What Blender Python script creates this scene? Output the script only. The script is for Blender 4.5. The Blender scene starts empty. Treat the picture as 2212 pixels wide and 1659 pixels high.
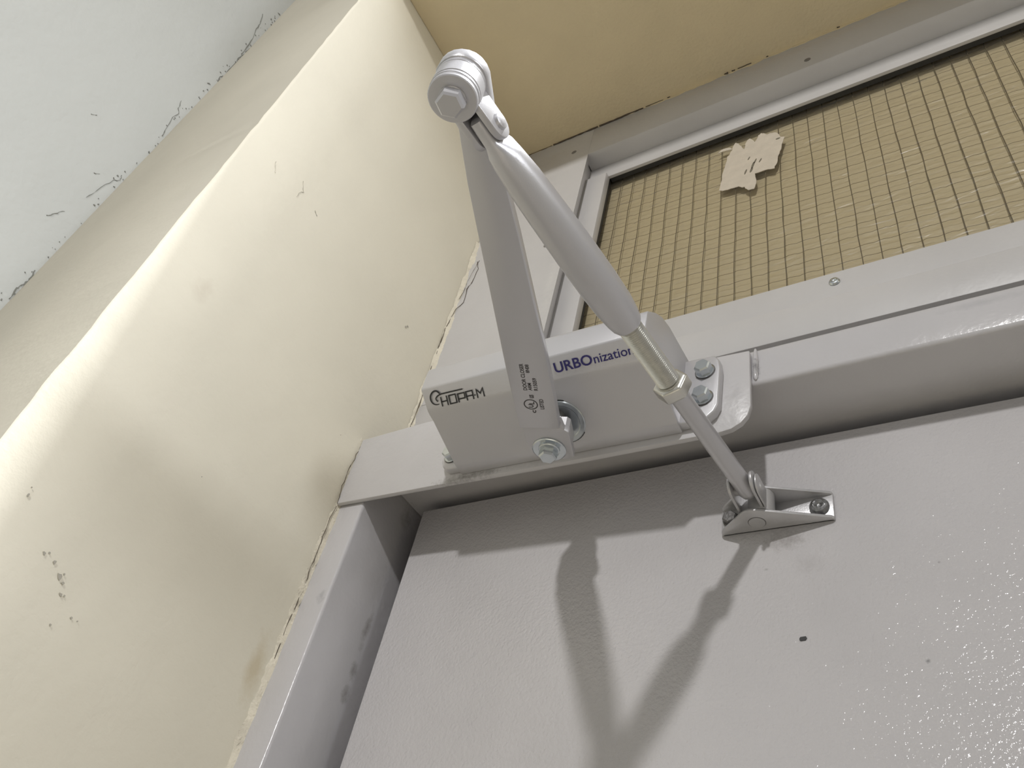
import bpy, bmesh, math, random
from mathutils import Vector, Matrix, noise
V = Vector
random.seed(7)
sc = bpy.context.scene
col = sc.collection

# ------------------------------------------------------------------ camera, world, lights, exposure
cam_d = bpy.data.cameras.new('camera'); cam = bpy.data.objects.new('camera', cam_d); col.objects.link(cam)
R = ((0.85201832, 0.48721774, 0.19152977), (-0.22633405, 0.67271824, -0.70443102), (-0.47205686, 0.55683843, 0.68344223))
cx_, up_, bk_ = V(R[0]), -V(R[1]), -V(R[2])
cam.matrix_world = Matrix(((cx_.x, up_.x, bk_.x, 0.4066677), (cx_.y, up_.y, bk_.y, -0.3298883), (cx_.z, up_.z, bk_.z, -0.3485126), (0, 0, 0, 1)))
cam_d.sensor_width = 36.0
cam_d.lens = 1794.26 / 2212 * 36.0
cam_d.clip_start = 0.005
sc.camera = cam

w = bpy.data.worlds.new('world'); sc.world = w; w.use_nodes = True
bg = w.node_tree.nodes['Background']
bg.inputs[0].default_value = (1.0, 0.975, 0.95, 1)
bg.inputs[1].default_value = 0.295

def area(name, loc, target, size, size_y, energy, color):
    d = bpy.data.lights.new(name, 'AREA'); d.shape = 'RECTANGLE'; d.size = size; d.size_y = size_y
    d.energy = energy; d.color = color
    o = bpy.data.objects.new(name, d); col.objects.link(o)
    o.location = loc
    o.rotation_euler = (V(target) - V(loc)).to_track_quat('-Z', 'Y').to_euler()
    return o
# the corridor lamp in front of the door and the softer light from further along the corridor on the right
area('corridor_lamp', (0.565, -1.96, 0.885), (0.25, 0, 0), 0.08, 0.08, 21, (1.0, 0.985, 0.975))
lp = area('corridor_side_lamp', (2.4, -0.50, 0.60), (0.0, -0.19, 0.17), 1.3, 0.75, 3.6, (0.95, 0.98, 1.04))
lp.data.spread = math.radians(37)
ll = area('landing_lamp', (0.62, -0.30, 1.5), (0.62, -0.30, 0), 0.12, 0.04, 16, (0.96, 0.98, 1.0))
ll.data.spread = math.radians(64)
sc.view_settings.view_transform = 'Standard'
sc.view_settings.look = 'None'
sc.view_settings.exposure = 0.0
sc.view_settings.gamma = 1.0
sc.view_settings.use_curve_mapping = False

# ------------------------------------------------------------------ materials
def nmat(name):
    m = bpy.data.materials.new(name); m.use_nodes = True
    nt = m.node_tree; return m, nt, nt.nodes['Principled BSDF']
def N(nt, typ, **kw):
    n = nt.nodes.new(typ)
    for k, v in kw.items():
        if k.startswith('i_'):
            key = k[2:]; n.inputs[int(key) if key.isdigit() else key.replace('_', ' ')].default_value = v
        else: setattr(n, k, v)
    return n
def pos(nt):
    return N(nt, 'ShaderNodeNewGeometry').outputs['Position']
def add_spots(nt, base, spots):
    """base: colour socket; spots: (centre, radii, strength, colour, grain)"""
    P = pos(nt)
    for c, r, s, colr, grain in spots:
        a = N(nt, 'ShaderNodeVectorMath', operation='SUBTRACT'); nt.links.new(P, a.inputs[0]); a.inputs[1].default_value = c
        b = N(nt, 'ShaderNodeVectorMath', operation='DIVIDE'); nt.links.new(a.outputs[0], b.inputs[0]); b.inputs[1].default_value = r
        l = N(nt, 'ShaderNodeVectorMath', operation='LENGTH'); nt.links.new(b.outputs[0], l.inputs[0])
        nz = N(nt, 'ShaderNodeTexNoise', i_Scale=grain, i_Detail=5.0, i_Roughness=0.7); nt.links.new(P, nz.inputs['Vector'])
        ad = N(nt, 'ShaderNodeMath', operation='MULTIPLY_ADD'); nt.links.new(nz.outputs[0], ad.inputs[0]); ad.inputs[1].default_value = 1.9
        nt.links.new(l.outputs['Value'], ad.inputs[2])
        mr = N(nt, 'ShaderNodeMapRange'); nt.links.new(ad.outputs[0], mr.inputs[0])
        for i, v in ((1, 0.85), (2, 1.75), (3, s), (4, 0.0)): mr.inputs[i].default_value = v
        mx = N(nt, 'ShaderNodeMix', data_type='RGBA'); nt.links.new(mr.outputs[0], mx.inputs[0])
        nt.links.new(base, mx.inputs[6]); mx.inputs[7].default_value = (*colr, 1); base = mx.outputs[2]
    return base
def paint(name, colr, rough, bumps=(), spec=0.5, metal=0.0, var=0.04, var_scale=14, spots=(), coat=0.0):
    m, nt, b = nmat(name)
    nz = N(nt, 'ShaderNodeTexNoise', i_Scale=var_scale, i_Detail=4.0); nt.links.new(pos(nt), nz.inputs['Vector'])
    mr = N(nt, 'ShaderNodeMapRange'); nt.links.new(nz.outputs[0], mr.inputs[0])
    for i, v in ((1, 0.3), (2, 0.7), (3, 1 - var), (4, 1 + var)): mr.inputs[i].default_value = v
    mul = N(nt, 'ShaderNodeMix', data_type='RGBA', blend_type='MULTIPLY'); mul.inputs[0].default_value = 1
    mul.inputs[6].default_value = (*colr, 1); nt.links.new(mr.outputs[0], mul.inputs[7])
    base = add_spots(nt, mul.outputs[2], spots)
    nt.links.new(base, b.inputs['Base Color'])
    b.inputs['Roughness'].default_value = rough; b.inputs['Metallic'].default_value = metal
    b.inputs['Specular IOR Level'].default_value = spec
    b.inputs['Coat Weight'].default_value = coat; b.inputs['Coat Roughness'].default_value = 0.12
    prev = None
    for sc_, dist in bumps:
        n2 = N(nt, 'ShaderNodeTexNoise', i_Scale=sc_, i_Detail=2.0); nt.links.new(pos(nt), n2.inputs['Vector'])
        bp = N(nt, 'ShaderNodeBump', i_Distance=dist); nt.links.new(n2.outputs[0], bp.inputs['Height'])
        if prev: nt.links.new(prev, bp.inputs['Normal'])
        prev = bp.outputs[0]
    if prev: nt.links.new(prev, b.inputs['Normal'])
    return m
GR = (0.20, 0.18, 0.17)
M = {}
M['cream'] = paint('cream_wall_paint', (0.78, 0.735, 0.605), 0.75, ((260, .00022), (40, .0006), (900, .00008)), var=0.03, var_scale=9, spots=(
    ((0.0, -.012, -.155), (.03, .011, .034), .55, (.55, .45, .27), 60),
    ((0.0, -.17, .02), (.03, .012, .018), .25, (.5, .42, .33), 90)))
M['beige'] = paint('pier_front_shaded_cream', (0.445, 0.415, 0.335), 0.75, ((260, .00012), (40, .0004)), var=0.03, var_scale=12)  # the pier's cream, darkened so its front reads less lit
M['soffit'] = paint('tan_soffit_paint', (0.70, 0.60, 0.405), 0.8, ((300, .0004), (60, .0006)), var=0.03, var_scale=20)
M['green'] = paint('pale_green_wall_paint', (0.455, 0.46, 0.43), 0.7, ((200, .0004), (30, .001)), var=0.02, var_scale=6)
M['frame'] = paint('grey_frame_gloss_paint', (0.535, 0.525, 0.535), 0.22, ((420, .00012), (90, .0004)), spots=(
    ((.0243, .0425, -.104), (.02, .0045, .022), .6, (.20, .18, .16), 110),
    ((.0243, .0430, -.132), (.02, .005, .009), .65, (.18, .165, .145), 120),
    ((.0243, .0430, -.148), (.02, .006, .008), .65, (.18, .165, .145), 120),
    ((.0243, .0440, -.010), (.02, .008, .012), .6, (.18, .165, .15), 90),
    ((.0185, 0, -.103), (.005, .006, .007), .6, (.25, .24, .26), 200),
    ((.3025, 0, .012), (.003, .01, .010), .85, (.13, .13, .13), 300),
    ((.42, 0, .022), (.03, .01, .004), .3, (.3, .3, .31), 100)))
M['transom'] = paint('grey_transom_frame_paint', (0.535, 0.525, 0.52), 0.42, ((420, .0001), (90, .0003)), spots=(
    ((.108, .0375, .23), (.010, .006, .07), .35, (.66, .65, .62), 260),
    ((.06, .0375, .46), (.05, .006, .03), .4, (.44, .40, .34), 60),
    ((.30, .0375, .487), (.25, .006, .010), .3, (.55, .48, .42), 60)))
M['plate'] = paint('grey_mounting_plate_paint', (0.55, 0.54, 0.545), 0.33, ((420, .00012), (80, .0005)), spots=(
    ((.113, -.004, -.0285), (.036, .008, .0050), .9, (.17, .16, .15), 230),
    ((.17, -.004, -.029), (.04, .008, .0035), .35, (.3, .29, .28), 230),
    ((.2915, -.004, -.010), (.007, .008, .014), .4, (.38, .37, .37), 260)))
M['door'] = paint('grey_door_gloss_paint', (0.55, 0.535, 0.54), 0.13, ((560, .00045), (110, .0003)), spots=(
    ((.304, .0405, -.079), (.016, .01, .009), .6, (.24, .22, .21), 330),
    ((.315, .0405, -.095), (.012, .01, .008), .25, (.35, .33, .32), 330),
    ((.2934, .0405, -.0955), (.0022, .004, .0012), .8, (.3, .29, .28), 500),
    ((.3631, .0405, -.1518), (.0014, .004, .0016), .9, (.25, .25, .25), 500),
    ((.3744, .0405, -.1031), (.0011, .004, .0011), .9, (.22, .2, .2), 500)))
M['silver'] = paint('silver_grey_enamel', (0.56, 0.555, 0.57), 0.36, ((1500, .00004),), metal=0.35, var=0.02)
M['silver_arm'] = paint('silver_arm_enamel', (0.55, 0.545, 0.56), 0.34, ((1500, .00004),), metal=0.45, var=0.02)
M['zinc'] = paint('bright_zinc_plated_steel', (0.62, 0.66, 0.68), 0.24, (), metal=1.0, var=0.05, var_scale=300)
M['nickel'] = paint('pale_plated_thread_steel', (0.66, 0.65, 0.60), 0.32, (), metal=0.85, var=0.03, var_scale=200)
M['shoe'] = paint('silver_bracket_enamel', (0.52, 0.515, 0.52), 0.38, ((900, .00008),), metal=0.45, var=0.04, var_scale=200)
M['dark_steel'] = paint('greasy_dark_steel', (0.16, 0.155, 0.15), 0.45, ((700, .0002),), metal=0.7, var=0.25, var_scale=400)
M['grimy_steel'] = paint('grimy_bright_steel', (0.26, 0.26, 0.26), 0.35, ((600, .0003),), metal=0.9, var=0.4, var_scale=500)
M['black_gap'] = paint('black_shadow_gap', (0.025, 0.025, 0.025), 0.6)
M['crack'] = paint('dark_crack_dirt', (0.09, 0.07, 0.05), 0.9)
M['dirt'] = paint('grey_wall_dirt', (0.46, 0.43, 0.36), 0.9)
M['bare'] = paint('bare_dark_spot', (0.16, 0.14, 0.10), 0.7)
M['web'] = paint('grey_web_dirt', (0.20, 0.20, 0.175), 0.9)
M['filler'] = paint('cream_filler', (0.70, 0.65, 0.53), 0.7, ((500, .0008), (150, .0015)), var=0.06, var_scale=120)
M['ink_black'] = paint('black_print', (0.02, 0.02, 0.02), 0.5)
M['ink_grey'] = paint('dark_grey_print', (0.055, 0.05, 0.05), 0.5)
M['ink_blue'] = paint('navy_blue_print', (0.025, 0.02, 0.14), 0.45)
M['wire'] = paint('rusty_brown_wire', (0.10, 0.08, 0.05), 0.5)
M['residue'] = paint('torn_paper_residue', (0.56, 0.50, 0.41), 0.85, ((700, .0004),), var=0.05, var_scale=120)
M['floor'] = paint('beige_floor', (0.62, 0.56, 0.46), 0.5)
M['hole'] = paint('dark_screw_hole', (0.20, 0.19, 0.18), 0.6)
# patterned wired glass: clear wavy front over a tan obscured back
m, nt, b = nmat('tan_obscured_glass_back'); M['glass_back'] = m
b.inputs['Base Color'].default_value = (0.52, 0.455, 0.335, 1); b.inputs['Roughness'].default_value = 0.5
m, nt, b = nmat('wavy_clear_glass'); M['glass'] = m
nt.nodes.remove(b)
out = nt.nodes['Material Output']
gl = N(nt, 'ShaderNodeBsdfGlossy', i_Roughness=0.30); gl.inputs['Color'].default_value = (1, 1, 1, 1)
tr = N(nt, 'ShaderNodeBsdfTransparent'); tr.inputs['Color'].default_value = (0.95, 0.94, 0.90, 1)
mp = N(nt, 'ShaderNodeMapping'); mp.inputs['Scale'].default_value = (38, 1, 95); nt.links.new(pos(nt), mp.inputs['Vector'])
nz = N(nt, 'ShaderNodeTexNoise', i_Scale=1.0, i_Detail=2.0, i_Distortion=0.6); nt.links.new(mp.outputs[0], nz.inputs['Vector'])
bp = N(nt, 'ShaderNodeBump', i_Distance=0.0020); nt.links.new(nz.outputs[0], bp.inputs['Height'])
fr = N(nt, 'ShaderNodeFresnel', i_IOR=1.5); nt.links.new(bp.outputs[0], fr.inputs['Normal']); nt.links.new(bp.outputs[0], gl.inputs['Normal'])
mix = N(nt, 'ShaderNodeMixShader'); 
bf = N(nt, 'ShaderNodeMath', operation='SUBTRACT'); bf.inputs[0].default_value = 1.0; nt.links.new(N(nt, 'ShaderNodeNewGeometry').outputs['Backfacing'], bf.inputs[1])
fm = N(nt, 'ShaderNodeMath', operation='MULTIPLY'); nt.links.new(fr.outputs[0], fm.inputs[0]); nt.links.new(bf.outputs[0], fm.inputs[1])
nt.links.new(fm.outputs[0], mix.inputs[0]); nt.links.new(tr.outputs[0], mix.inputs[1]); nt.links.new(gl.outputs[0], mix.inputs[2])
nt.links.new(mix.outputs[0], out.inputs['Surface'])
# back gets the same ripple so the glass reads as figured
nt = M['glass_back'].node_tree; b = nt.nodes['Principled BSDF']
mp = N(nt, 'ShaderNodeMapping'); mp.inputs['Scale'].default_value = (38, 1, 95); nt.links.new(pos(nt), mp.inputs['Vector'])
nz = N(nt, 'ShaderNodeTexNoise', i_Scale=1.0, i_Detail=2.0, i_Distortion=0.6); nt.links.new(mp.outputs[0], nz.inputs['Vector'])
bp = N(nt, 'ShaderNodeBump', i_Distance=0.0022); nt.links.new(nz.outputs[0], bp.inputs['Height']); nt.links.new(bp.outputs[0], b.inputs['Normal'])

# ------------------------------------------------------------------ mesh helpers
X, Y, Z = V((1, 0, 0)), V((0, 1, 0)), V((0, 0, 1))
def box(bm, a, b):
    vs = [bm.verts.new((x, y, z)) for z in (a[2], b[2]) for y in (a[1], b[1]) for x in (a[0], b[0])]
    for f in ((0, 2, 3, 1), (4, 5, 7, 6), (0, 1, 5, 4), (2, 6, 7, 3), (0, 4, 6, 2), (1, 3, 7, 5)): bm.faces.new([vs[i] for i in f])
def prism(bm, pts, o, ex, ey, n0, n1):
    o = V(o); ez = ex.cross(ey)
    a = [bm.verts.new(o + ex * u + ey * v + ez * n0) for u, v in pts]
    b = [bm.verts.new(o + ex * u + ey * v + ez * n1) for u, v in pts]
    bm.faces.new(a[::-1]); bm.faces.new(b)
    n = len(pts)
    for i in range(n): bm.faces.new((a[i], a[(i + 1) % n], b[(i + 1) % n], b[i]))
def basis(axis, ref=None):
    ax = V(axis).normalized(); r = V(ref) if ref else (X if abs(ax.x) < .8 else Y)
    e1 = (r - ax * r.dot(ax)).normalized(); return ax, e1, ax.cross(e1)
def lathe(bm, o, axis, prof, seg=32, ref=None, sx=1.0, sy=1.0, cap=True):
    o = V(o); ax, e1, e2 = basis(axis, ref)
    rings = []
    for s, r in prof:
        rings.append([bm.verts.new(o + ax * s + (e1 * math.cos(2 * math.pi * i / seg) * sx + e2 * math.sin(2 * math.pi * i / seg) * sy) * r) for i in range(seg)])
    for p, q in zip(rings, rings[1:]):
        for i in range(seg): bm.faces.new((p[i], p[(i + 1) % seg], q[(i + 1) % seg], q[i]))
    if cap: bm.faces.new(rings[0][::-1]); bm.faces.new(rings[-1])
def loft(bm, rings, cap=True):
    R_ = [[bm.verts.new(p) for p in r] for r in rings]; n = len(R_[0])
    for p, q in zip(R_, R_[1:]):
        for i in range(n): bm.faces.new((p[i], p[(i + 1) % n], q[(i + 1) % n], q[i]))
    if cap: bm.faces.new(R_[0][::-1]); bm.faces.new(R_[-1])
def bevel(bm, off, seg=2, ang=30):
    bmesh.ops.recalc_face_normals(bm, faces=bm.faces)
    es = [e for e in bm.edges if len(e.link_faces) == 2 and e.calc_face_angle(0) > math.radians(ang)]
    bmesh.ops.bevel(bm, geom=es, offset=off, segments=seg, affect='EDGES', profile=0.5, clamp_overlap=True)
def obj(name, bm, mat, parent=None, smooth=35):
    bmesh.ops.recalc_face_normals(bm, faces=bm.faces)
    me = bpy.data.meshes.new(name); bm.to_mesh(me); bm.free()
    me.materials.append(mat)
    if smooth:
        me.polygons.foreach_set('use_smooth', [True] * len(me.polygons)); me.set_sharp_from_angle(angle=math.radians(smooth))
    o = bpy.data.objects.new(name, me); col.objects.link(o)
    if parent is not None:
        o.parent = parent; o.matrix_parent_inverse = world_of(parent).inverted()
    return o
def world_of(o):
    m = o.matrix_local.copy() if o.parent is None else world_of(o.parent) @ o.matrix_parent_inverse @ o.matrix_basis
    return Matrix.Translation(o.location) if o.parent is None else m
def empty(name, loc):
    o = bpy.data.objects.new(name, None); col.objects.link(o); o.location = loc; o.empty_display_size = 0.02; return o
def tag(o, label=None, cat=None, group=None, kind=None):
    for k, v in (('label', label), ('category', cat), ('group', group), ('kind', kind)):
        if v: o[k] = v
    return o
def B(): return bmesh.new()
def tube(bm, pts, rads, seg=6, flat=None):
    """polyline tube, rads per point"""
    pts = [V(p) for p in pts]; rings = []
    for i, p in enumerate(pts):
        t = (pts[min(i + 1, len(pts) - 1)] - pts[max(i - 1, 0)]).normalized()
        ax, e1, e2 = basis(t, (0.3, 0.5, 0.81) if abs(t.dot(V((0.3, 0.5, 0.81)).normalized())) < .95 else (1, 0, 0))
        rings.append([p + (e1 * math.cos(2 * math.pi * k / seg) + e2 * math.sin(2 * math.pi * k / seg)) * rads[i] for k in range(seg)])
    loft(bm, rings)
def wander(pts, amp, sub, axes):
    """subdivide a polyline and jitter it along the given axes"""
    out_ = []
    for a, b in zip(pts, pts[1:]):
        for k in range(sub):
            p = V(a).lerp(V(b), k / sub)
            for ax in axes: p = p + ax * random.uniform(-amp, amp)
            out_.append(p)
    out_.append(V(pts[-1])); return out_

# ------------------------------------------------------------------ the setting
# pier whose right side is the pale wall beside the door, its front the narrow strip
bm = B(); rings = []; nlev = 230
for i in range(nlev + 1):
    z = -1.9 + (0.75 + 1.9) * i / nlev
    j = noise.noise(V((0.3, 0.1, z * 45))) * .0009 + noise.noise(V((0.7, 0.9, z * 130))) * .0006
    k = noise.noise(V((3.3, 7.1, z * 60))) * .0008
    rings.append([V((0, .10, z)), V((0.0005 * noise.noise(V((1, 2, z * 9))), -.15, z)), V((j, -.2068 + k, z)), V((-.0018 + j, -.2088 + k, z)), V((-.142, -.2088, z)), V((-.168, -.2066, z)), V((-.2372, -.2000, z)), V((-.21, .10, z))])
loft(bm, rings)
wall_left = tag(obj('wall_left', bm, M['cream'], smooth=50), kind='structure')
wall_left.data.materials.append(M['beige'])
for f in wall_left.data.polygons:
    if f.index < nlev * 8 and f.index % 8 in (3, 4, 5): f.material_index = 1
bm = B(); box(bm, (-.26, -2.2, -2.05), (-0.2366, -.12, 1.3))
wall_side = tag(obj('wall_outer_left', bm, M['green']), kind='structure')
bm = B(); box(bm, (0, -.237, .4995), (1.6, .12, .80)); bevel(bm, .002)
ceiling = tag(obj('ceiling', bm, M['soffit']), kind='structure')
bm = B(); box(bm, (1.05, -.262, -2.05), (1.40, .12, .4995))  # unseen alcove wall, added and sized to block the side lamp
tag(obj('wall_right', bm, M['cream']), kind='structure')
bm = B(); box(bm, (-.4, -2.6, -2.10), (2.4, .3, -2.05))
tag(obj('floor', bm, M['floor']), kind='structure')

# door frame: left post and head bar, set in front of the leaf
bm = B(); box(bm, (0.0006, 0, -2.05), (.0243, .088, .0293)); bevel(bm, .0022, 3)
post = tag(obj('trim_1', bm, M['frame']), kind='structure')
bm = B(); box(bm, (.0243, .0785, -2.05), (.075, .088, -.0))
obj('door_stop', bm, M['frame'], post)
bm = B(); box(bm, (.0238, 0, 0), (1.05, .0785, .0293)); bevel(bm, .0028, 3)
head = tag(obj('trim_2', bm, M['frame']), kind='structure')
bm = B(); box(bm, (.0243, .0785, -.03), (1.05, .088, .075))
obj('door_stop', bm, M['frame'], head)
bm = B()   # lumpy weld between the head bar and the mounting plate
lathe(bm, (.3022, -.0006, .003), (0, 0, 1), [(0, .0006), (.002, .0014), (.006, .0017), (.010, .0014), (.014, .0018), (.019, .0015), (.023, .0011), (.0255, .0006)], 12)
obj('weld_bead', bm, M['frame'], head)
bm = B(); box(bm, (1.02, 0, -2.05), (1.05, .088, 0)); bevel(bm, .002, 2)
tag(obj('trim_3', bm, M['frame']), kind='structure')

bm = B(); box(bm, (.0425, .0405, -2.04), (1.02, .0775, -.0104)); bevel(bm, .0008, 2)
door = tag(obj('door_1', bm, M['door']), kind='structure')
bm = B()
prism(bm, [(-.0017, -.0007), (-.0011, -.0011), (.0012, -.0009), (.0018, .0001), (.0014, .0011), (-.0012, .0009), (-.0017, .0002)], (.3104, .0405, -.1366), X, Z, -.0001, .0004)
obj('black_mark', bm, M['ink_black'], door)
bm = B(); prism(bm, [(.0006 * math.cos(k), .0006 * math.sin(k)) for k in range(6)], (.2996, .0405, -.0503), X, Z, -.0001, .0002)
obj('black_mark', bm, M['ink_black'], door)

# transom window
win = tag(empty('window_1', (.5, .06, .26)), kind='structure')
F0, FB = .0375, .0515
bm = B(); prism(bm, [(0.0008, F0), (.1135, F0), (.1075, FB), (.1075, .086), (0.0008, .086)], (0, 0, 0), X, Y, .1055, .4994)
obj('frame_stile', bm, M['transom'], win)
bm = B(); prism(bm, [(F0 + .00015, .4993), (F0 + .00015, .4445), (.0565, .4422), (.086, .4422), (.086, .4993)], (0, 0, 0), Y, Z, .1085, 1.05); bevel(bm, .0010, 2)
obj('head_rail', bm, M['transom'], win)
bm = B(); box(bm, (0.0008, F0, .0745), (1.05, .086, .1058)); bevel(bm, .0012, 2)
obj('bottom_rail', bm, M['transom'], win)
def bead(pts, n0, n1, ex, ey):
    bm = B(); prism(bm, pts, (0, 0, 0), ex, ey, n0, n1); bevel(bm, .0006, 2); return obj('glazing_bead', bm, M['transom'], win)
bead([(.1073, FB), (.132, FB), (.132, .0600), (.1073, .0600)], .147, .4175, X, Y)
bead([(.0565, .4168), (.0565, .4424), (.0600, .4424), (.0600, .4168)], .1073, 1.05, Y, Z)
bb = bead([(FB - .0004, .1063), (FB - .0004, .147), (.0655, .147), (.0655, .1063)], .1073, 1.05, Y, Z)
bm = B(); box(bm, (.1320, .0600, .4184), (1.05, .0654, .4424)); obj('gap_shade_strip', bm, M['black_gap'], win, smooth=0)  # black strips added as the shade in the gap behind the beads
bm = B(); box(bm, (.1080, .0600, .147), (.1304, .0654, .4424)); obj('gap_shade_strip', bm, M['black_gap'], win, smooth=0)
bm = B(); box(bm, (.12, .0655, .13), (1.05, .0661, .434)); obj('glass_pane', bm, M['glass'], win, smooth=0)
bm = B(); box(bm, (.11, .0714, .11), (1.05, .0750, .4425)); obj('glass_backing', bm, M['glass_back'], win, smooth=0)
bm = B()   # the wire mesh cast in the glass
x = 0.1291
while x < 1.04:
    tube(bm, [(x + random.uniform(-.0005, .0005), .0672 + random.uniform(-.0002, .0002), z_) for z_ in [.13 + .303 * k / 12 for k in range(13)]], [.00045] * 13, 4); x += .01354
z = .1488
while z < .430:
    pts = []; x = .125
    while x < 1.0:
        pts.append((x, .0675, z + math.sin((x - .1292) / .01354 * 2 * math.pi) * .0005 + random.uniform(-.0004, .0004))); x += .01354 / 4
    tube(bm, pts, [.00016] * len(pts), 3); z += .01385
tag(obj('wire_mesh', bm, M['wire'], win), kind='stuff')
patch = [(0.2497, 0.3286),(0.2516, 0.3416),(0.2524, 0.3517),(0.2543, 0.3661),(0.2573, 0.3833),(0.2615, 0.3939),(0.2637, 0.4028),(0.2653, 0.4049),(0.2681, 0.3997),(0.2703, 0.3940),(0.2734, 0.3865),(0.2746, 0.3961),(0.2757, 0.4016),(0.2789, 0.4025),(0.2837, 0.3928),(0.2852, 0.3957),(0.2870, 0.4029),(0.2896, 0.4047),(0.2929, 0.4028),(0.2949, 0.3988),(0.2991, 0.3983),(0.3043, 0.3945),(0.3071, 0.3860),(0.3111, 0.3827),(0.3088, 0.3747),(0.3074, 0.3636),(0.3047, 0.3538),(0.3033, 0.3431),(0.3002, 0.3348),(0.2912, 0.3378),(0.2832, 0.3365),(0.2840, 0.3202),(0.2820, 0.3133),(0.2765, 0.3139),(0.2735, 0.3203),(0.2685, 0.3245),(0.2633, 0.3249),(0.2560, 0.3266)]
def ragged(pts, amp, sub):
    o_ = []
    for (a, b), (c, d) in zip(pts, pts[1:] + pts[:1]):
        for k in range(sub):
            t = k / sub; o_.append((a + (c - a) * t + random.uniform(-amp, amp), b + (d - b) * t + random.uniform(-amp, amp) * 1.6))
    return o_
bm = B(); prism(bm, ragged(patch, .0005, 3), (0, .0655, 0), X, Z, -.00002, .0005)
prism(bm, ragged([(0.2466, 0.3964),(0.2515, 0.4019),(0.2582, 0.3999),(0.2615, 0.3956),(0.2527, 0.3976)], .0004, 2), (0, .0655, 0), X, Z, -.00002, .0004)
res = tag(obj('paper_residue', bm, M['residue']), 'torn patch of pale paper stuck to the wired glass above the door closer', 'paper scrap')
for (px, pz), rx, rz, tl in (((0.2746, 0.3451), .0009, .004, .0010), ((0.2799, 0.3451), .0012, .004, .0010), ((0.2813, 0.3522), .0012, .0055, .0012), ((0.2835, 0.3580), .0008, .004, .0012), ((0.2777, 0.3668), .0007, .0025, .001), ((0.2882, 0.3562), .0008, .003, .0012), ((0.3050, 0.3835), .0022, .0012, 0)):
    bm = B(); prism(bm, [(px + rx * math.cos(a) + tl * math.sin(a), pz + rz * math.sin(a)) for a in [k * math.pi / 4 for k in range(8)]], (0, .0655, 0), X, Z, .0003, .0007)
    obj('bare_spot', bm, M['bare'], res)
def screw_hole(x, y, z, r, par):
    bm = B(); lathe(bm, (x, y + .0002, z), (0, -1, 0), [(0, r), (.0004, r), (.0006, r * .75)], 16); return obj('screw', bm, M['hole'], par)
for p in ((.0939, .4615), (.3432, .4583), (.0911, .2911)): screw_hole(p[0], F0, p[1], .0030, win)
bm = B(); lathe(bm, (.3415, FB - .0004, .1364), (0, -1, 0), [(-.0003, .0036), (.0006, .0038), (.0016, .0030), (.0018, .0018), (.0012, .0013), (.0010, .0004)], 20)
obj('screw', bm, M['zinc'], bb)

# filler along the wall and the frame, with its crack
def filler_strip(name, zs, wa, wf, yb, x0, parent):
    bm = B(); rings = []
    n = int((zs[1] - zs[0]) / .0022)
    for i in range(n + 1):
        z = zs[0] + (zs[1] - zs[0]) * i / n
        a = wa * (1 + .7 * noise.noise(V((1.7, 0, z * 70))) + .4 * noise.noise(V((4.1, 0, z * 260))))
        f = wf * (1 + .8 * noise.noise(V((9.7, 0, z * 60))) + .5 * noise.noise(V((2.2, 5, z * 240))))
        h = .0003 + .00045 * max(-.6, noise.noise(V((5, 5, z * 150))) + .5 * noise.noise(V((5, 1, z * 400))))
        f = max(f, .0004); a = max(a, .0006)
        rings.append([V((x0 - .0006, yb - a, z)), V((x0 + h * .8, yb - a * .6, z)), V((x0 + h * 1.3, yb - a * .25, z)), V((x0 + h + f * .25, yb - h * .9, z)), V((x0 + f * .8, yb - h * .6, z)), V((x0 + f, yb + .0004, z))])
    loft(bm, rings, cap=True)
    return obj(name, bm, M['filler'], parent, smooth=60)
filler_strip('filler', (-.42, .034), .0045, .0022, 0.0, 0.0004, wall_left)
filler_strip('filler', (.034, .34), .003, .0035, F0, 0.0008, wall_left)
def crack(pts, r, sub=3, amp=.0007):
    p = wander(pts, amp, sub, (Y, Z)); bm = B()
    tube(bm, p, [max(.00008, r * .62 * (1 + 1.1 * noise.noise(V((i * .7, 3, 1))))) for i in range(len(p))], 5)
    return bm
lo = [(.0009, .0015, -.36), (.0009, .001, -.2103), (.0010, .0008, -.1922), (.0010, .0006, -.1715), (.001, .0, -.1617), (.001, -.0012, -.1383), (.001, -.0022, -.1246), (.001, -.0016, -.1072), (.001, -.0014, -.095), (.0012, -.0025, -.0836), (.0013, -.0036, -.072), (.0014, -.0033, -.0601), (.0014, -.0042, -.0478), (.0016, -.003, -.0295)]
obj('crack', crack(lo, .00036), M['crack'], wall_left)
obj('crack', crack([(.0022, -.0045, -.0275), (.0016, -.0052, -.0133), (.0016, -.0054, -.002), (.0015, -.0052, .0081), (.0014, -.004, .022), (.0014, -.003, .0325)], .0004), M['crack'], wall_left)
up = [(.0018, .0362, .074), (.0028, .0360, .0989), (.0028, .036, .1209), (.0012, .0356, .1504), (.001, .0355, .1781), (.001, .0352, .2037), (.0040, .0364, .2317), (.0098, .0372, .2400), (.0082, .0370, .2616), (.0118, .0372, .2707), (.0132, .0373, .2924), (.0088, .0371, .305)]
p = []
for a, b in zip(up, up[1:]):
    for k in range(3):
        q = V(a).lerp(V(b), k / 3); q.x += random.uniform(-.0006, .0006); q.z += random.uniform(-.001, .001); p.append(q)
p.append(V(up[-1])); bm = B(); tube(bm, p, [max(.0001, .00030 * (1 + noise.noise(V((i * .9, 0, 0))))) for i in range(len(p))], 5)
obj('crack', bm, M['crack'], wall_left)
p = wander([(.0040, .0362, .247), (.0062, .0366, .262), (.0052, .0364, .272), (.0085, .0369, .292), (.011, .0371, .306)], .0006, 3, (X, Z)); bm = B()
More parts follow.
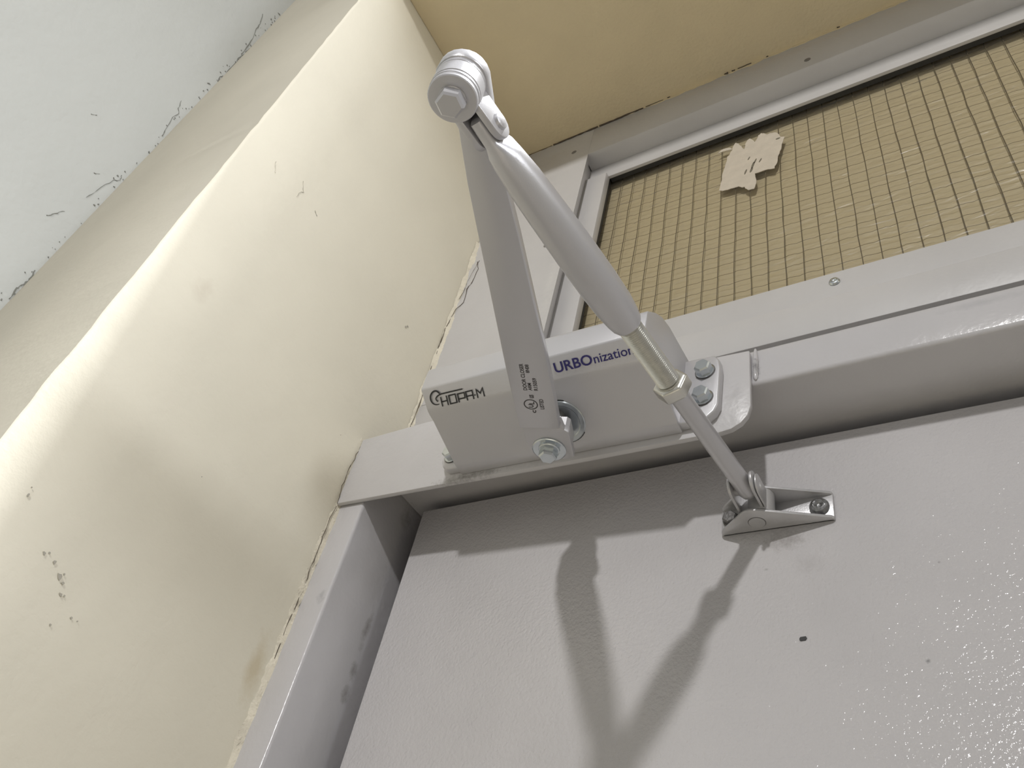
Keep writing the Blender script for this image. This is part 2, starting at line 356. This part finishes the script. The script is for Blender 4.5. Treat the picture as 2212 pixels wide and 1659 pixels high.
tube(bm, p, [.00022 * random.uniform(.3, 1.4) for _ in p], 4); obj('crack', bm, M['crack'], wall_left)
# dark gap between the soffit and the transom frame
bm = B()
for a, b, r in ((.022, .060, .0004), (.062, .118, .0011), (.120, .172, .0010), (.175, .195, .0005), (.20, .203, .0006), (.262, .266, .0012), (.270, .273, .0009), (.276, .290, .0007), (.305, .307, .0007), (.3735, .376, .0008)):
    n = max(2, int((b - a) / .004)); pts = [(a + (b - a) * k / n, F0 - .0006, .4990 + random.uniform(-.0004, .0003)) for k in range(n + 1)]
    tube(bm, pts, [max(.00015, r * random.uniform(.55, 1.2)) for _ in pts], 5)
obj('ceiling_gap', bm, M['crack'], ceiling)
# ragged paint edge where the soffit paint laps the frame
bm = B(); rings = []
for i in range(260):
    x = .03 + i * .0025
    d = max(.0003, .0018 + .0022 * noise.noise(V((x * 60, 2, 2))) + .0012 * noise.noise(V((x * 220, 2, 2)))) * (1.5 if x > .18 else .45)
    rings.append([V((x, F0 - .0004, .4999)), V((x, F0 - .0004, .4996 - d)), V((x, F0 + .0004, .4996 - d)), V((x, F0 + .0004, .4999))])
loft(bm, rings); obj('paint_edge', bm, M['soffit'], ceiling)

# dirt and webs
def blob(bm, c, n, r, asp=1.0, h=.0003):
    e1 = V((1, 0, 0)).cross(n) if abs(n.x) < .9 else V((0, 1, 0)); e2 = n.cross(e1); th = random.uniform(0, 6.28)
    pts = []
    for k in range(8):
        a = k * math.pi / 4; q = r * random.uniform(.6, 1.3)
        u, v = q * math.cos(a) * asp, q * math.sin(a)
        pts.append((u * math.cos(th) - v * math.sin(th), u * math.sin(th) + v * math.cos(th)))
    prism(bm, pts, c, e1, e2, -.0001, h)
bm = B()
for y, z, r, a in ((-.1591, -.1725, .0011, 1.2), (-.157, -.171, .0007, 1), (-.152, -.1732, .0012, 1.3), (-.146, -.1775, .0017, 1.4), (-.1445, -.1755, .0008, 1), (-.1427, -.1793, .0013, 1), (-.1404, -.1845, .0010, 1.6), (-.1385, -.184, .0008, 1), (-.1293, -.1908, .0010, 1), (-.1255, -.1905, .0006, 1), (-.1365, -.1987, .0009, 1), (-.1821, -.1542, .0009, 1.5), (-.183, -.150, .0005, 1), (-.1057, -.0828, .0004, 1), (-.0243, .0203, .0004, 1)):
    blob(bm, V((0.0004, y, z)), X, r * .72, a, .00015)
tag(obj('dirt_specks', bm, M['dirt'], wall_left), kind='stuff')
bm = B()
for pts, r in (([(-.1555, .1715), (-.1530, .1655), (-.1505, .1635), (-.153, .161), (-.1535, .1532)], .00022), ([(-.1821, .1600), (-.179, .1535), (-.177, .151)], .00016), ([(-.135, .160), (-.131, .158)], .0003)):
    q = wander([(.0003, y, z) for y, z in pts], .0005, 3, (Y, Z)); tube(bm, q, [r * random.uniform(.3, 1.4) for _ in q], 4)
for y, z in ((-.006, .1624), (-.0075, .160)): blob(bm, V((.0003, y, z)), X, .0010, 1.3, .0001)
tag(obj('hairline_scratches', bm, M['dirt'], wall_left), kind='stuff')
gx = -0.2363
bm = B()
def onw(y, z): return -.3299 + (y + .3299) * 1.0727, -.3485 + (z + .3485) * 1.0727
def strand(pts, r, amp=.0006):
    q = wander([(gx, onw(y, 0)[0], onw(0, z)[1]) for y, z in pts], amp, 4, (Y, Z)); tube(bm, q, [r * random.uniform(.25, 1.5) for _ in q], 4)
strand([(-.2240, .5500), (-.2190, .5330), (-.2175, .522), (-.2130, .500), (-.2110, .470)], .00045)
strand([(-.2095, .4880), (-.2085, .4740), (-.2105, .462), (-.2085, .4520), (-.2092, .430)], .0006)
strand([(-.2092, .420), (-.211, .4150), (-.209, .408)], .0005)
strand([(-.2205, .3430), (-.2180, .3330), (-.2150, .3290), (-.2160, .318), (-.2140, .302), (-.2115, .290)], .0004)
strand([(-.2135, .2180), (-.2110, .2120), (-.2150, .207), (-.2190, .1850), (-.2210, .171)], .0003)
strand([(-.2250, .145), (-.2290, .135), (-.2323, .1287)], .0004)
strand([(-.2105, .0830), (-.2090, .0740), (-.2095, .0660), (-.2115, .060), (-.2100, .0490)], .0006)
strand([(-.2260, .200), (-.230, .196)], .0003); strand([(-.26, .245), (-.264, .240)], .0004)
for i in range(70):
    z = random.uniform(.04, .58); blob(bm, V((gx, onw(-.2095 - abs(random.gauss(0, .0035)), 0)[0], onw(0, z)[1])), X, random.uniform(.0002, .0008), 1.4)
tag(obj('cobweb_dirt', bm, M['web'], wall_side), kind='stuff')

# ------------------------------------------------------------------ mounting plate
bm = B()
prism(bm, [(.0012, -.028), (.1116, -.0308), (.1932, -.0334), (.2681, -.0346), (.2830, -.0350), (.2895, -.0340), (.2950, -.0308), (.2985, -.0262), (.3003, -.0195), (.2997, .0251), (.2627, .0276), (.0604, .0344), (.0012, .0325)], (0, 0, 0), X, Z, 0.0003, .004)
bevel(bm, .0007, 2)
plate = tag(obj('mounting_plate', bm, M['plate']), 'flat grey steel plate with one rounded corner welded to the door head behind the closer', 'plate')

# ------------------------------------------------------------------ door closer
closer = tag(empty('door_closer', (.185, -.004, 0)), 'silver grey overhead door closer with folding arm and printed cover above a grey door', 'door closer')
TH = .0268
ex = V((math.cos(TH), 0, -math.sin(TH))); ez = V((math.sin(TH), 0, math.cos(TH))); O = V((.185, 0, 0))
def L(u, y, w_): return O + ex * u + Y * y + ez * w_
uL, uR = -.0751, .0777
bm = B()
prof = [(-.0041, .0290), (-.036, .0278), (-.047, .0250), (-.056, .0190), (-.0642, .0112), (-.0646, .0088), (-.0643, -.0066), (-.0527, -.0145), (-.0495, -.0156), (-.0446, -.0166), (-.012, -.0277), (-.0041, -.0282)]
prism(bm, prof, O, Y, ez, uL, uR)   # Y x ez = ex direction
bevel(bm, .0011, 2, 12)
cover = obj('cover', bm, M['silver'], closer, smooth=40)
# mounting lugs with their bolts
def lug(pts, y0, y1):
    bm = B(); prism(bm, pts, O, ex, ez, -y0, -y1); bevel(bm, .0012, 3); return obj('mounting_lug', bm, M['silver'], closer)
lr = lug([(.0765, .0243), (.0955, .0238), (.0985, .0190), (.0995, .0120), (.0995, -.0165), (.0975, -.0215), (.0925, -.0265), (.0765, -.0265)], -.0041, -.0105)
ll = lug([(-.0735, -.0262), (-.0845, -.0262), (-.0885, -.0232), (-.0905, -.0185), (-.0905, .0120), (-.0880, .0165), (-.0735, .0165)], -.0041, -.0100)
def hexbolt(name, o, axis, rw, hw, rh, hh, mat, parent, ref=None, flange=True):
    bm = B(); ax, e1, e2 = basis(axis, ref); o = V(o)
    if flange: lathe(bm, o, axis, [(0, rw), (hw * .7, rw), (hw, rw * .9)], 28)
    pts = [(rh * math.cos(math.pi / 3 * k + .3), rh * math.sin(math.pi / 3 * k + .3)) for k in range(6)]
    rings = [[o + ax * s + (e1 * u + e2 * v) * q for u, v in pts] for s, q in ((hw * .8, 1), (hw + hh * .82, 1), (hw + hh, .84))]
    loft(bm, rings); return obj(name, bm, mat, parent, smooth=20)
for u, w_, par in ((.0905, .0112, lr), (.0905, -.0100, lr), (-.0826, .0060, ll), (-.0826, -.0152, ll)):
    bm = B(); lathe(bm, L(u, (-.0105 if par is lr else -.0100) - .0001, w_), (0, -1, 0), [(-.0005, .0062), (.0002, .0062)], 28)
    obj('bolt_recess', bm, M['dark_steel'], par)
    hexbolt('bolt', L(u, -.0104 if par is lr else -.0099, w_), (0, -1, 0), .0057, .0013, .0050, .0052, M['zinc'], par)
# brand lettering on the front chamfer
p1 = O + Y * -.0645 + ez * -.0072; d2 = (Y * .0118 + ez * -.0075).normalized(); cn = ex.cross(-d2).normalized()
def chp(u, v, n=0.0): return p1 + ex * u + d2 * v + cn * n
def ribbon(bm, pts, w0, place, n, closed=False):
    P = [V((a, b, 0)) for a, b in pts]; k = len(P)
    left, right = [], []
    for i in range(k):
        if closed: a, b = P[i - 1], P[(i + 1) % k]
        else: a, b = P[max(i - 1, 0)], P[min(i + 1, k - 1)]
        d0 = (P[i] - P[i - 1]).normalized() if (closed or i > 0) else (P[i + 1] - P[i]).normalized()
        d1 = (P[(i + 1) % k] - P[i]).normalized() if (closed or i < k - 1) else d0
        t = (d0 + d1).normalized(); m = V((-t.y, t.x, 0)); s = 1 / max(.5, m.dot(V((-d0.y, d0.x, 0))))
        w_ = w0[i] if isinstance(w0, (list, tuple)) else w0
        left.append(P[i] + m * w_ * s * .5); right.append(P[i] - m * w_ * s * .5)
    a0 = [bm.verts.new(place(q.x, q.y, n)) for q in left]; b0 = [bm.verts.new(place(q.x, q.y, n)) for q in right]
    for i in range(k if closed else k - 1):
        j = (i + 1) % k; bm.faces.new((a0[i], a0[j], b0[j], b0[i]))
def smooth_pts(pts, sub=6):
    out_ = []
    for i in range(len(pts) - 1):
        p0, p1_, p2, p3 = pts[max(i - 1, 0)], pts[i], pts[i + 1], pts[min(i + 2, len(pts) - 1)]
        for k in range(sub):
            t = k / sub
            out_.append(tuple(.5 * ((2 * p1_[c]) + (-p0[c] + p2[c]) * t + (2 * p0[c] - 5 * p1_[c] + 4 * p2[c] - p3[c]) * t * t + (-p0[c] + 3 * p1_[c] - 3 * p2[c] + p3[c]) * t ** 3) for c in (0, 1)))
    out_.append(pts[-1]); return out_
LN = .00007
bm = B(); W0 = .00085
outer = smooth_pts([(-.0616, .0052), (-.0628, .0036), (-.06446, .00285), (-.06672, .0034), (-.0688, .0053), (-.0695, .0078), (-.0688, .0101), (-.06674, .0114), (-.0642, .0115)])
ribbon(bm, outer, [W0 * (1.25 if i < len(outer) * .6 else 1.25 - 1.9 * (i / len(outer) - .6)) for i in range(len(outer))], chp, LN)
inner = smooth_pts([(-.06101, .0056), (-.0636, .00623), (-.06537, .0075), (-.06541, .0087), (-.06461, .0097)])
ribbon(bm, [(-.04459, .00577), (-.0529, .00564)] + inner, W0, chp, LN)
for pts, cl in (([(-.06181, .00735), (-.06241, .01345)], 0), ([(-.05749, .00728), (-.05796, .01345)], 0), ([(-.06219, .01049), (-.05775, .01043)], 0),
        ([(-.05576, .00774), (-.05086, .00774), (-.05125, .0130), (-.05621, .0130)], 1), ([(-.0497, .01345), (-.04918, .00806), (-.04423, .00814), (-.04458, .01138), (-.04983, .01138)], 0),
        ([(-.04347, .01345), (-.04305, .0080), (-.03834, .00805), (-.0388, .01351)], 0), ([(-.04335, .01088), (-.03852, .01091)], 0), ([(-.03764, .01124), (-.03677, .01124)], 0),
        ([(-.03582, .01345), (-.03538, .0081), (-.0332, .01090), (-.03073, .0080), (-.03104, .01346)], 0)):
    ribbon(bm, pts, W0, chp, LN, bool(cl))
obj('brand_lettering', bm, M['ink_black'], cover, smooth=0)
def text_obj(name, s, mat, parent, place, u0, u1, v0, h, bold=0.0):
    """flat lettering: reading along +u from u0 to u1, baseline v0, cap height h (up = +v)"""
    cu = bpy.data.curves.new(name, 'FONT'); cu.body = s; cu.size = 1.0; cu.offset = bold; cu.resolution_u = 4
    t = bpy.data.objects.new('tmp_text', cu); col.objects.link(t)
    bpy.context.view_layer.update()
    me = bpy.data.meshes.new_from_object(t.evaluated_get(bpy.context.evaluated_depsgraph_get()))
    bpy.data.objects.remove(t); bpy.data.curves.remove(cu)
    xs = [v.co.x for v in me.vertices]; x0, x1 = min(xs), max(xs)
    caps = max(v.co.y for v in me.vertices)
    for v in me.vertices: v.co = place(u0 + (v.co.x - x0) / (x1 - x0) * (u1 - u0), v0 + v.co.y / caps * h, LN)
    me.materials.append(mat); me.name = name
    o = bpy.data.objects.new(name, me); col.objects.link(o); o.parent = parent; o.matrix_parent_inverse = world_of(parent).inverted(); return o
chup = lambda u, v, n: chp(u, -v, n)
text_obj('brand_lettering', 'URBO', M['ink_blue'], cover, chup, .0195, .0437, -.0099, .0059, .018)
text_obj('brand_lettering', 'nization', M['ink_blue'], cover, chup, .0446, .0688, -.0099, .0048, .008)
# pinion collar under the cover
CA = V((0, -.327, -.945)); CC = V((.1955, -.0270, -.0228))
bm = B(); lathe(bm, CC - CA * .004, CA, [(0, .0146), (.0043, .0146)], 40)
obj('collar_gap', bm, M['black_gap'], cover)
bm = B(); lathe(bm, CC - CA * .004, CA, [(0, .0141), (.0049, .0141), (.0054, .0136), (.0054, .0112), (.0048, .0106)], 40)
obj('pinion_collar', bm, M['zinc'], cover)

# main arm
ZA = -.049
arm_pts = [(.1863, -.0538), (.2078, -.0463), (.2164, -.0692), (.2294, -.1065), (.2493, -.1665), (.2625, -.2090)]
E = V((.26406, -.23871, 0))
left = [(.25204, -.22204), (.24171, -.19836), (.20177, -.09575)]
dirA = (V((.25204, -.22204, 0)) - V((.1863, -.0538, 0))).normalized()
nr = V((-dirA.y, dirA.x, 0))
if nr.x < 0: nr = -nr
rnd = []
a1 = math.atan2(-(-.9308), .3657)
for k in range(13):
    a = math.radians(15 - 190 * k / 12) ; rnd.append((E.x + .0107 * math.cos(a), E.y + .0107 * math.sin(a)))
bm = B()
prism(bm, arm_pts + [(.2690, -.2230)] + rnd + left, (0, 0, 0), X, Y, ZA, ZA + .0062)
bevel(bm, .0007, 2, 40)
arm = obj('main_arm', bm, M['silver_arm'], closer, smooth=30)
bm = B()   # stepped tab that sits on the pinion
prism(bm, [(.1862, -.0520), (.2068, -.0445), (.2098, -.0395), (.2033, -.0200), (.1990, -.0185), (.1840, -.0240), (.1805, -.0290), (.1825, -.0400)], (0, 0, 0), X, Y, ZA + .0026, ZA + .0070)
bevel(bm, .0007, 2, 40)
prism(bm, [(.1880, -.0420), (.2045, -.0365), (.2056, -.0340), (.2015, -.0215), (.1985, -.0200), (.1850, -.0250), (.1830, -.0400)], (0, 0, 0), X, Y, ZA + .0060, ZA + .0190)
obj('pinion_tab', bm, M['silver_arm'], arm)
bm = B(); prism(bm, [(.1880, -.0580), (.2095, -.0500), (.2075, -.0380), (.1850, -.0440)], (0, 0, 0), X, Y, ZA + .0030, ZA + .0060)
obj('arm_heel', bm, M['silver_arm'], arm)
PC = V((.1926, -.0306, 0))
bm = B(); lathe(bm, PC + V((0, 0, -.042)), (0, 0, 1), [(0, .0062), (.026, .0062)], 24); obj('pinion_shaft', bm, M['dark_steel'], arm)
bm = B(); lathe(bm, PC + V((0, 0, ZA + .0029)), (0, 0, -1), [(0, .0098), (.0012, .0098), (.0016, .0092), (.0012, .0066)], 36)
obj('washer', bm, M['zinc'], arm)
hexbolt('pinion_bolt', PC + V((0, 0, ZA + .0018)), (0, 0, -1), .0062, .0010, .0053, .0055, M['zinc'], arm, ref=(.3, -.9, 0))
# certification print on the underside of the arm
TO = V((.20539, -.07906, ZA)); rd = V((.3712, -.9286, 0)); ud = V((-.9286, -.3712, 0))
def armp(u, v, n): return TO + rd * u + ud * v + V((0, 0, -n))
def uv(p): q = V((p[0], p[1], ZA)) - TO; return q.dot(rd), q.dot(ud)
for s, a, b, h in (('DOOR CLOSER', (.20539, -.07906), (.21261, -.09707), .0021), ('ARM', (.20778, -.07804), (.20966, -.0832), .0020), ('8N08', (.21283, -.08998), (.2150, -.0955), .0020),
        ('R15059', (.21073, -.07692), (.21448, -.08539), .0021), ('us', (.20584, -.07264), (.2068, -.07491), .0023), ('LISTED', (.20728, -.06314), (.21048, -.07018), .0022), ('c', (.20161, -.06191), (.20252, -.06391), .0019)):
    (u0, v0), (u1, _) = uv(a), uv(b)
    text_obj('certification_print', s, M['ink_grey'], arm, armp, u0, u1, v0, h, .022)
cu_, cv_ = uv((.20194, -.06882)); bm = B()
ribbon(bm, [(cu_ + .0036 * math.cos(k * math.pi / 18), cv_ + .0036 * math.sin(k * math.pi / 18)) for k in range(36)], .00062, armp, LN, True)
ribbon(bm, smooth_pts([(cu_ - .0021, cv_ + .0014), (cu_ - .0021, cv_ - .0003), (cu_ - .0016, cv_ - .0010), (cu_ - .0008, cv_ - .0010), (cu_ - .0003, cv_ - .0003), (cu_ - .0003, cv_ + .0014)], 3), .00055, armp, LN)
ribbon(bm, [(cu_ + .0005, cv_ + .0008), (cu_ + .0005, cv_ - .0018), (cu_ + .0022, cv_ - .0018)], .00055, armp, LN)
obj('certification_print', bm, M['ink_grey'], arm, smooth=0)

# elbow joint
bm = B(); zt = ZA - .0002
lathe(bm, (E.x, E.y, zt), (0, 0, -1), [(0, .0094), (.0004, .0101), (.0020, .0101), (.0023, .0097), (.0026, .0101), (.0096, .0101), (.0100, .0096), (.0104, .0100), (.0116, .0100)], 40)
FA = V((.26406, -.23871, -.05486)); FB_ = V((.29151, .01548, -.0615))
fd = (FB_ - FA).normalized(); fs = fd.cross(Z).normalized()
if fs.x < 0: fs = -fs
fu = fs.cross(fd).normalized()
if fu.z < 0: fu = -fu
FL = (FB_ - FA).length
elbow = obj('elbow_joint', bm, M['silver_arm'], closer)
def stadium(l0, l1, r, n=10):
    return [(l0, -r), ] + [(l1 + r * math.sin(math.pi * k / n), -r * math.cos(math.pi * k / n)) for k in range(n + 1)] + [(l0, r)]
for s in (.0034, -.0064):
    bm = B(); prism(bm, stadium(.004, .0195, .0062)[1:-1] + [(.004, .0062), (.004, -.0062)], FA + fs * s, fd, fu, 0, .0030 * (1 if fd.cross(fu).dot(fs) > 0 else -1))
    bevel(bm, .0004, 2, 50); obj('clevis_lug', bm, M['silver_arm'], elbow)
bm = B(); lathe(bm, FA + fd * .0190 - fs * .0078, fs, [(0, .0018), (.0003, .0030), (.0014, .0036), (.0142, .0036), (.0155, .0032), (.0160, .0018)], 20)
obj('rivet', bm, M['silver_arm'], elbow)
bm = B(); lathe(bm, (E.x, E.y, zt - .0116), (0, 0, -1), [(0, .0098), (.0022, .0098), (.0026, .0094)], 40)
obj('washer', bm, M['silver'], elbow)
hexbolt('elbow_bolt', V((E.x, E.y, zt - .0142)), (0, 0, -1), .0056, .0006, .0057, .0046, M['silver_arm'], elbow, ref=(.4, -.9, 0))

# forearm: tube with a flattened tongue, threaded rod, lock nut and plain rod
def ring(s, a, b, n=28, p=2.0):
    out_ = []
    for k in range(n):
        t = 2 * math.pi * k / n; c_, s_ = math.cos(t), math.sin(t)
        out_.append(FA + fd * s + fs * (a * math.copysign(abs(c_) ** (2 / p), c_)) + fu * (b * math.copysign(abs(s_) ** (2 / p), s_)))
    return out_
bm = B()
loft(bm, [ring(.0125, .0022, .0034, p=5), ring(.0135, .0028, .0054, p=5), ring(.0195, .0029, .0060, p=5), ring(.0245, .0031, .0064, p=4), ring(.0285, .0052, .0072, p=3), ring(.0335, .0068, .0080), ring(.045, .0080, .0084), ring(.062, .0087, .0087), ring(.085, .0093, .0093), ring(.104, .0094, .0094), ring(.117, .0090, .0090), ring(.1245, .0082, .0082), ring(.1285, .0074, .0074), ring(.1305, .0064, .0064)])
ftube = obj('forearm_tube', bm, M['silver_arm'], closer, smooth=50)
bm = B(); prof = [(.126, .0050)]; s = .1295
while s < .1705: prof += [(s, .0058), (s + .00055, .0051)]; s += .0011
prof.append((s + .001, .0050)); lathe(bm, FA, fd, prof, 28)
obj('threaded_rod', bm, M['nickel'], closer, smooth=80)
bm = B(); pts = [(math.cos(math.pi / 3 * k + .2), math.sin(math.pi / 3 * k + .2)) for k in range(6)]
r_n = .0093
loft(bm, [[FA + fd * s_ + (fs * u + fu * v) * q for u, v in pts] for s_, q in ((.1690, r_n * .86), (.1698, r_n), (.1758, r_n), (.1768, r_n * .88))])
bevel(bm, .0006, 2, 25)
nut = obj('lock_nut', bm, M['nickel'], closer, smooth=25)
bm = B(); lathe(bm, FA, fd, [(.1684, .0066), (.16898, .0066), (.16896, .0058)], 28); obj('nut_chamfer', bm, M['nickel'], nut)
bm = B(); lathe(bm, FA, fd, [(.172, .0050), (.1775, .0052), (.1800, .0049), (.2460, .0050), (.2560, .0052), (.2590, .0044), (.2605, .0025)], 28)
crod = obj('connecting_rod', bm, M['silver_arm'], closer, smooth=50)

# shoe bracket on the door
shoe_prof = [(.2702, .0405), (.2702, .0372), (.2716, .0352), (.2850, .0238), (.2878, .0220), (.2905, .0213), (.2940, .0221), (.3290, .0372), (.3300, .0384), (.3300, .0405)]
bm = B(); box(bm, (.2695, .0386, -.0712), (.3302, .0404, -.0540)); bevel(bm, .0006, 2)
shoe = obj('arm_shoe', bm, M['shoe'], closer)
for z0, z1 in ((-.0712, -.0694), (-.0553, -.0537)):
    bm = B(); prism(bm, shoe_prof, (0, 0, 0), X, Y, z0, z1); bevel(bm, .0005, 2, 40); obj('shoe_flange', bm, M['shoe'], shoe)
bm = B(); lathe(bm, (.2915, .0322, -.0715), (0, 0, 1), [(0, .0044), (.0185, .0044)], 28); obj('pivot_pin', bm, M['shoe'], shoe)
bm = B()
lathe(bm, (.2915, .0322, -.07124), (0, 0, 1), [(0, .00475), (.0004, .00475)], 28); obj('pin_rim', bm, M['dark_steel'], shoe)
bm = B(); lathe(bm, (.2945, .0300, -.0692), (0, 0, 1), [(0, .0073), (.0138, .0073)], 32)
swivel = obj('swivel_block', bm, M['shoe'], shoe)
for x0, x1, y0 in ((.2838, .2853, .0055), (.2962, .2977, .0035), (.2982, .2992, .0065)):
    pts = [(.0270, -.0684), (.0270, -.0560)] + [(y0 + .0060 - .0060 * math.sin(math.pi * k / 10), -.0622 + .0060 * math.cos(math.pi * k / 10)) for k in range(11)]
    bm = B(); prism(bm, pts, (0, 0, 0), Y, Z, x0, x1); bevel(bm, .0003, 2, 50); obj('swivel_lug', bm, M['shoe'], swivel)
bm = B(); box(bm, (.2838, .0255, -.0684), (.2992, .0280, -.0560)); obj('swivel_bridge', bm, M['shoe'], swivel)
bm = B(); lathe(bm, (.2828, .0150, -.0618), (1, 0, 0), [(0, .0022), (.0008, .0027), (.0165, .0027), (.0172, .0020)], 20); obj('swivel_pin', bm, M['shoe'], swivel)
hexbolt('screw', (.2752, .0386, -.0622), (0, -1, 0), .0048, .0010, .0042, .0034, M['dark_steel'], shoe)
bm = B(); lathe(bm, (.3230, .0386, -.0626), (0, -1, 0), [(0, .0052), (.0012, .0052), (.0028, .0044), (.0036, .0028), (.0032, .0016), (.0022, .0008)], 24)
obj('screw', bm, M['grimy_steel'], shoe)
